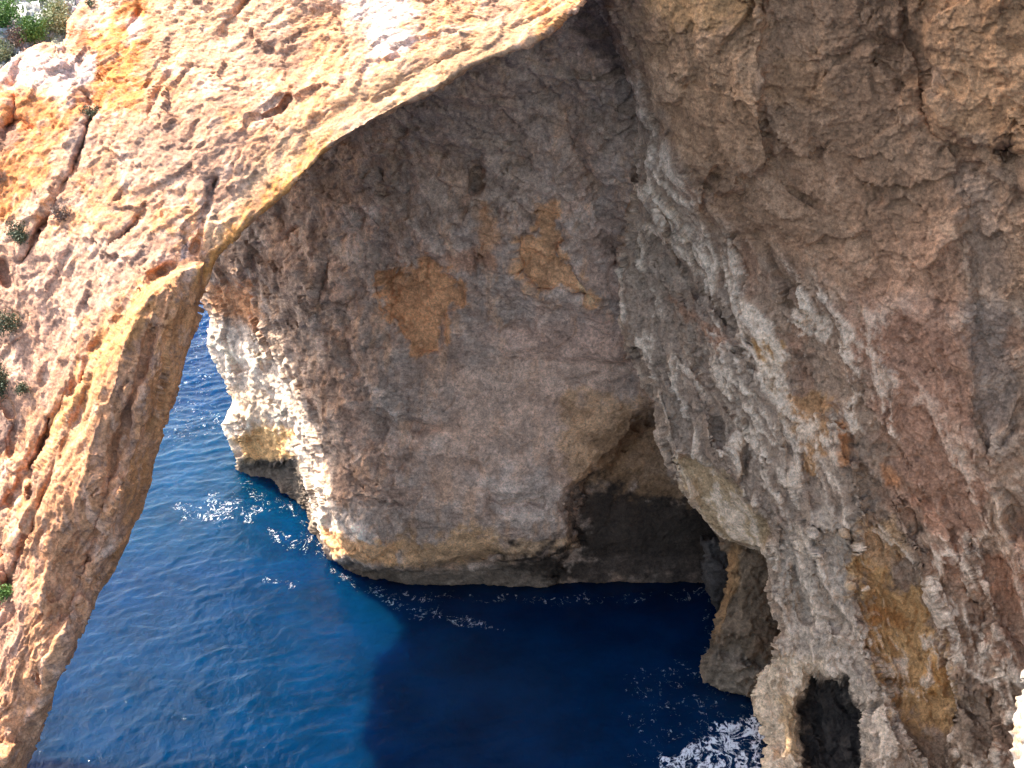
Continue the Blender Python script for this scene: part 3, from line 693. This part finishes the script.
# ================================================================== 7. sea
def axis(lo, fine0, fine1, hi, st):
    a = np.arange(fine0, fine1, st); r = [a[-1]]; s = st
    while r[-1] < hi: s *= 1.25; r.append(r[-1] + s)
    l = [a[0]]; s = st
    while l[-1] > lo: s *= 1.25; l.append(l[-1] - s)
    return np.concatenate([np.array(l[:0:-1]), a, np.array(r[1:])])
xs = axis(-3000, -30, 24, 3000, .11); ys = axis(-300, 44, 112, 5000, .16)
X, Yg = np.meshgrid(xs, ys); q = np.stack([X.ravel(), Yg.ravel(), np.zeros(X.size)], -1)
wq = q + .6 * np.stack([fbm(q * .3, 2, 700), fbm(q * .3 + 9, 2, 701), 0 * q[:, 0]], -1)
fade = sstep(400, 150, np.hypot(q[:, 0], q[:, 1]))
ang = math.radians(20); rot = np.stack([wq[:, 0] * math.cos(ang) + wq[:, 1] * math.sin(ang), -wq[:, 0] * math.sin(ang) + wq[:, 1] * math.cos(ang), 0 * wq[:, 0] + .4], -1)
px, py = proj(np.where(q[:, 1:2] > 30, q, [[0, 30, 0]]))
rough = .55 + .9 * sstep(520, 320, py)
h = .07 * (ridged(rot * np.array([.35, .8, 1]), 3, 710, .5) - .8) + .045 * fbm(rot * np.array([1.6, 2.6, 1]), 3, 720, .6)
q[:, 2] = h * rough * fade - .02
foam_glints = np.zeros(len(q)); shal = np.zeros(len(q))  # one mask for real surf froth and painted sun glints
on = (px > -50) & (px < 1100) & (py > 200) & (py < 900) & (q[:, 1] > 40)
def blob(poly, v, soft, rag=10):
    sd = sdpoly(px[on], py[on], poly) + rag * fbm(q[on] * .8, 3, 730)
    foam_glints[on] = np.maximum(foam_glints[on], v * sstep(-soft, soft, sd))
blob([(170, 495), (215, 488), (265, 498), (285, 512), (240, 528), (190, 532), (172, 515)], .72, 14, 14)
blob([(265, 520), (318, 540), (330, 560), (300, 562), (268, 545)], .72, 10)
blob([(262, 570), (300, 582), (290, 592), (262, 585)], .70, 6, 6)
blob([(140, 470), (240, 465), (320, 545), (318, 600), (230, 590), (150, 540)], .42, 20)
blob([(185, 330), (215, 350), (228, 400), (240, 445), (150, 460), (165, 400)], .62, 20, 20)  # sun glitter in the channel, painted white through this mask
blob([(190, 300), (215, 300), (215, 360), (180, 380)], .63, 10)  # more painted glitter at the far end of the channel
blob([(375, 588), (430, 603), (520, 628), (500, 636), (420, 622), (380, 605)], .70, 6, 6)
blob([(610, 670), (690, 630), (770, 680), (785, 800), (640, 830), (620, 740)], .60, 30, 30)
blob([(690, 735), (765, 700), (780, 820), (640, 820), (655, 748)], .92, 18, 14)
blob([(680, 640), (715, 615), (715, 640), (690, 660)], .5, 8)
blob([(520, 700), (640, 660), (680, 768), (560, 800)], .47, 40, 30)
foam_glints[on] = np.maximum(foam_glints[on], .36)
dd = dline(px[on], py[on] , [(238, 478), (256, 496), (286, 506), (302, 520), (318, 552), (332, 570), (352, 586), (380, 594), (480, 597), (560, 600), (640, 598), (705, 592), (712, 640), (705, 672), (740, 696), (758, 700), (764, 775)])
foam_glints[on] = np.maximum(foam_glints[on], .66 * sstep(16, 2, dd + 7 * fbm(q[on] * .7, 3, 744)))
shal[on] = sstep(-60, 60, sdpoly(px[on], py[on], [(100, 400), (240, 400), (300, 520), (250, 560), (90, 560)]) + 25 * fbm(q[on] * .2, 3, 740))
shal[on] = np.maximum(shal[on], .45 * sstep(-90, 90, sdpoly(px[on], py[on], [(60, 600), (200, 560), (360, 600), (340, 790), (0, 790)]) + 25 * fbm(q[on] * .3, 4, 741)))
nx, ny = len(xs), len(ys); idx = np.arange(nx * ny).reshape(ny, nx)
quads = np.stack([idx[:-1, :-1], idx[:-1, 1:], idx[1:, 1:], idx[1:, :-1]], -1).reshape(-1, 4)
m = bpy.data.materials.new('sea_water'); m.use_nodes = True; nt = m.node_tree; L = nt.links
b = nt.nodes['Principled BSDF']; b.inputs['Roughness'].default_value = .09; b.inputs['IOR'].default_value = 1.33; b.inputs['Specular IOR Level'].default_value = .22
fa = N(nt, 'ShaderNodeAttribute', attribute_name='foam_glints'); sa = N(nt, 'ShaderNodeAttribute', attribute_name='shallow')
tc = N(nt, 'ShaderNodeTexCoord')
wn = N(nt, 'ShaderNodeTexNoise', Scale=.9, Detail=6., Roughness=.6); L.new(tc.outputs['Object'], wn.inputs[0])
mixv = N(nt, 'ShaderNodeMix', data_type='VECTOR'); mixv.inputs[0].default_value = .25
L.new(tc.outputs['Object'], mixv.inputs[4]); L.new(wn.outputs['Color'], mixv.inputs[5])
mp = N(nt, 'ShaderNodeMapping'); mp.inputs['Scale'].default_value = (1.6, 1.1, 1.6); mp.inputs['Rotation'].default_value = (0, 0, .3); L.new(mixv.outputs[1], mp.inputs[0])
vo = N(nt, 'ShaderNodeTexVoronoi', Scale=1.9, feature='DISTANCE_TO_EDGE'); L.new(mp.outputs[0], vo.inputs[0])
fn = N(nt, 'ShaderNodeTexNoise', Scale=1.5, Detail=10., Roughness=.78, Distortion=1.2); L.new(mp.outputs[0], fn.inputs[0])
sp1 = N(nt, 'ShaderNodeTexNoise', Scale=5.5, Detail=3., Roughness=.6); L.new(tc.outputs['Object'], sp1.inputs[0])
def math_(op, a, b_=None, c=None, clamp=False):
    n = nt.nodes.new('ShaderNodeMath'); n.operation = op; n.use_clamp = clamp
    for i, v in enumerate((a, b_, c)):
        if v is None: continue
        if hasattr(v, 'is_linked') or hasattr(v, 'links'): L.new(v, n.inputs[i])
        else: n.inputs[i].default_value = v
    return n.outputs[0]
# lacy froth and painted glints: thin cell walls broken up by noise, thicker where the surf is stronger
fl = N(nt, 'ShaderNodeTexNoise', Scale=.85, Detail=5., Roughness=.6, Distortion=1.6); L.new(mp.outputs[0], fl.inputs[0])
lace = math_('SUBTRACT', 1.0, math_('MULTIPLY', math_('ABSOLUTE', math_('SUBTRACT', fl.outputs['Fac'], .5)), 13.0), clamp=True)
dens = math_('ADD', math_('MULTIPLY', lace, .36), math_('MULTIPLY', fn.outputs['Fac'], 1.25))
dens = math_('ADD', dens, math_('MULTIPLY', sp1.outputs['Fac'], .35))
ff = math_('MULTIPLY', math_('SUBTRACT', math_('ADD', dens, fa.outputs['Fac']), 1.78), 4.0, clamp=True)
deep = N(nt, 'ShaderNodeMix', data_type='RGBA'); L.new(sa.outputs['Fac'], deep.inputs[0])
deep.inputs[6].default_value = (.0006, .016, .058, 1); deep.inputs[7].default_value = (.0005, .025, .066, 1)
big = N(nt, 'ShaderNodeTexNoise', Scale=.35, Detail=7., Roughness=.62); L.new(tc.outputs['Object'], big.inputs[0])
vs = N(nt, 'ShaderNodeVectorMath', operation='SCALE'); L.new(deep.outputs[2], vs.inputs[0]); L.new(math_('MULTIPLY_ADD', big.outputs['Fac'], 1.6, .2), vs.inputs['Scale'])
fm = N(nt, 'ShaderNodeMix', data_type='RGBA'); L.new(ff, fm.inputs[0]); L.new(vs.outputs[0], fm.inputs[6]); fm.inputs[7].default_value = (.80, .83, .85, 1)
L.new(fm.outputs[2], b.inputs['Base Color']); L.new(math_('MULTIPLY_ADD', ff, .6, .09), b.inputs['Roughness'])
rp = N(nt, 'ShaderNodeTexNoise', Scale=2.4, Detail=5., Roughness=.6, Distortion=.5); L.new(mp.outputs[0], rp.inputs[0])
bp = N(nt, 'ShaderNodeBump', Strength=.45, Distance=.10); L.new(math_('ADD', rp.outputs['Fac'], math_('MULTIPLY', ff, .5)), bp.inputs['Height']); L.new(bp.outputs[0], b.inputs['Normal'])
b.inputs['Subsurface Radius'].default_value = (.5, 2.2, 4.0); b.inputs['Subsurface Scale'].default_value = 4.0
L.new(math_('SUBTRACT', 1.0, ff), b.inputs['Subsurface Weight'])
sea = mesh_obj('sea', q, quads, m, attrs={'foam_glints': foam_glints, 'shallow': shal}); tag(sea, kind='structure')

# ================================================================== 8. scrub growing on the rock
def leaf_mat(name, col, col2):
    m = bpy.data.materials.new(name); m.use_nodes = True; nt = m.node_tree
    b = nt.nodes['Principled BSDF']; b.inputs['Roughness'].default_value = .7
    tc = nt.nodes.new('ShaderNodeTexCoord'); n = N(nt, 'ShaderNodeTexNoise', Scale=5., Detail=4.)
    mx = N(nt, 'ShaderNodeMix', data_type='RGBA'); mx.inputs[6].default_value = (*col, 1); mx.inputs[7].default_value = (*col2, 1)
    r = N(nt, 'ShaderNodeMapRange'); r.inputs[1].default_value = .35; r.inputs[2].default_value = .65
    nt.links.new(tc.outputs['Object'], n.inputs[0]); nt.links.new(n.outputs['Fac'], r.inputs[0]); nt.links.new(r.outputs[0], mx.inputs[0]); nt.links.new(mx.outputs[2], b.inputs['Base Color'])
    return m
M_GREEN = leaf_mat('fresh_leaves', (.06, .15, .02), (.14, .24, .04)); M_OLIVE = leaf_mat('olive_leaves', (.055, .075, .035), (.11, .12, .05))
M_PALE = leaf_mat('pale_scrub', (.22, .26, .10), (.36, .36, .20)); M_DRY = leaf_mat('dry_twigs', (.16, .10, .07), (.26, .18, .12))
M_TWIG = leaf_mat('twig_bark', (.10, .075, .05), (.17, .13, .09))
def site(D, px, py):
    d = np.where(D['vis'], (D['x'] - px) ** 2 + (D['y'] - py) ** 2, 1e9); k = int(d.argmin()); return D['Q'][k], D['n'][k]
def plant(name, D, px, py, r, h, mat, label, n=420, leaf=.09, droop=0., seed=1, thing_parts=True):
    rng = np.random.RandomState(seed); c, nn = site(D, px, py)
    root = bpy.data.objects.new(name, None); COL.objects.link(root); root.location = c.tolist()
    tag(root, label, 'shrub'); k_ = 1.6 if D is AD else 1.3; r *= k_; h *= k_; n = int(n * 1.7)
    up = np.array(nn) * .75 + np.array([0, 0, .7 - droop]); up /= np.linalg.norm(up)
    t1 = np.cross(up, [0.3, .1, 1]); t1 /= np.linalg.norm(t1); t2 = np.cross(up, t1)
    V, F, SV, SF = [], [], [], []
    nst = 9
    tips = []
    for k in range(nst):
        a = rng.rand() * 6.28; rr = r * math.sqrt(rng.rand()) * .9
        tip = (t1 * math.cos(a) + t2 * math.sin(a)) * rr + up * h * (.55 + .4 * rng.rand()); tips.append(tip)
        for (s0, s1, w0, w1) in ((0, .5, .022, .014), (.5, 1, .014, .006)):
            p0, p1 = tip * s0 - up * (.06 if s0 == 0 else 0), tip * s1
            dd = p1 - p0; dd = dd / np.linalg.norm(dd); e1 = np.cross(dd, t1 + .01); e1 /= np.linalg.norm(e1); e2 = np.cross(dd, e1); bi = len(SV)
            for (pp, w) in ((p0, w0), (p1, w1)):
                for j in range(5): SV.append(pp + w * (e1 * math.cos(j * 1.2566) + e2 * math.sin(j * 1.2566)))
            for j in range(5): SF.append((bi + j, bi + (j + 1) % 5, bi + 5 + (j + 1) % 5, bi + 5 + j))
    for k in range(n):
        t = tips[rng.randint(nst)] * (.45 + .6 * rng.rand()); p = t + rng.normal(size=3) * r * .24
        lo = p @ up
        if lo < 0: p = p - up * lo * 1.0
        d = rng.normal(size=3) + up * .5; d /= np.linalg.norm(d); s = np.cross(d, rng.normal(size=3)); s /= np.linalg.norm(s)
        l = leaf * (.6 + .8 * rng.rand()); w = l * .28; bi = len(V)
        V += [p, p + d * l * .5 + s * w, p + d * l, p + d * l * .5 - s * w]; F.append((bi, bi + 1, bi + 2, bi + 3))
    mesh_obj('stems', SV, np.array(SF), M_TWIG, root); mesh_obj('foliage', V, np.array(F), mat, root, smooth=False)
    return root
plant('shrub', CD, 33, 38, .55, .75, M_GREEN, 'round bright green shrub, the most compact one on the white clifftop', 1500, .10, seed=1)
plant('shrub', CD, 6, 22, .85, .9, M_GREEN, 'large green bush cut by the left edge on the clifftop above the round shrub', 1900, .11, seed=2)
plant('shrub', CD, 40, -2, .55, .5, M_GREEN, 'low green bush at the very top edge above the round clifftop shrub', 900, .10, seed=3)
plant('shrub', CD, 58, 30, .60, .5, M_PALE, 'pale dry yellow green scrub between the round shrub and the red rock', 1300, .10, seed=4)
plant('shrub', CD, 56, 14, .45, .4, M_PALE, 'small pale scrub behind the yellow green scrub on the clifftop', 700, .10, seed=14)
plant('shrub', CD, 4, 52, .5, .35, M_PALE, 'flat pale green scrub below the large bush at the left edge', 900, .09, seed=5)
plant('shrub', CD, 18, 44, .4, .5, M_DRY, 'brown dry bush between the flat pale scrub and the round green shrub', 700, .10, seed=21)
plant('shrub', AD, 91, 8, .16, .2, M_OLIVE, 'tiny dark tuft on top of the red stained crest of the arch', 160, .07, seed=6)
plant('shrub', AD, 92, 120, .28, .3, M_OLIVE, 'small olive tuft in the dark crack below the orange column', 420, .08, seed=7)
plant('shrub', AD, 20, 237, .32, .35, M_OLIVE, 'dark green oval tuft on the pale arch face near the left edge', 800, .08, .5, seed=8)
plant('shrub', AD, 63, 215, .26, .25, M_DRY, 'brown withered tuft on the pale arch face beside the dark green oval tuft', 420, .08, .8, seed=9)
plant('shrub', AD, 11, 327, .38, .35, M_OLIVE, 'grey green tuft on the arch midway between the oval tuft and the leg', 800, .08, .2, seed=10)
plant('shrub', AD, 2, 392, .60, .5, M_OLIVE, 'biggest olive bush on the arch, cut by the left edge where the leg begins', 1600, .09, .1, seed=11)
plant('shrub', AD, 25, 390, .22, .2, M_OLIVE, 'small olive sprig just right of the biggest olive bush', 260, .08, .2, seed=12)
plant('shrub', AD, 11, 595, .28, .3, M_GREEN, 'fresh green sprig hanging from the lower leg of the arch', 420, .09, .7, seed=13)

# ================================================================== light, camera, view
s = Vector((-.58, .35, .735)).normalized()
el = math.asin(s.z); az = math.atan2(s.x, s.y)       # azimuth clockwise from +Y
ld = bpy.data.lights.new('sun', 'SUN'); ld.energy = 3.5; ld.angle = math.radians(.5); ld.color = (1, .95, .88)
lo = bpy.data.objects.new('sun', ld); COL.objects.link(lo); lo.rotation_euler = s.to_track_quat('Z', 'Y').to_euler()
w = bpy.data.worlds.new('World'); SC.world = w; w.use_nodes = True; nt = w.node_tree
sky = nt.nodes.new('ShaderNodeTexSky'); sky.sky_type = 'NISHITA'; sky.sun_disc = False; sky.sun_elevation = el; sky.sun_rotation = az; sky.dust_density = 2.0; sky.ozone_density = .3; sky.air_density = .8
bg = nt.nodes['Background']; bg.inputs[1].default_value = .15; nt.links.new(sky.outputs[0], bg.inputs[0])
cd = bpy.data.cameras.new('camera'); cam = bpy.data.objects.new('camera', cd); COL.objects.link(cam)
cam.location = (0, 0, H); cam.rotation_euler = (math.pi / 2 - PITCH, 0, 0)
cd.sensor_width = 36; cd.lens = FPX / 1024 * 36; cd.clip_end = 10000; cd.clip_start = .5
SC.camera = cam
v = SC.view_settings; v.view_transform = 'Standard'; v.look = 'None'; v.exposure = 1.95; v.gamma = 1
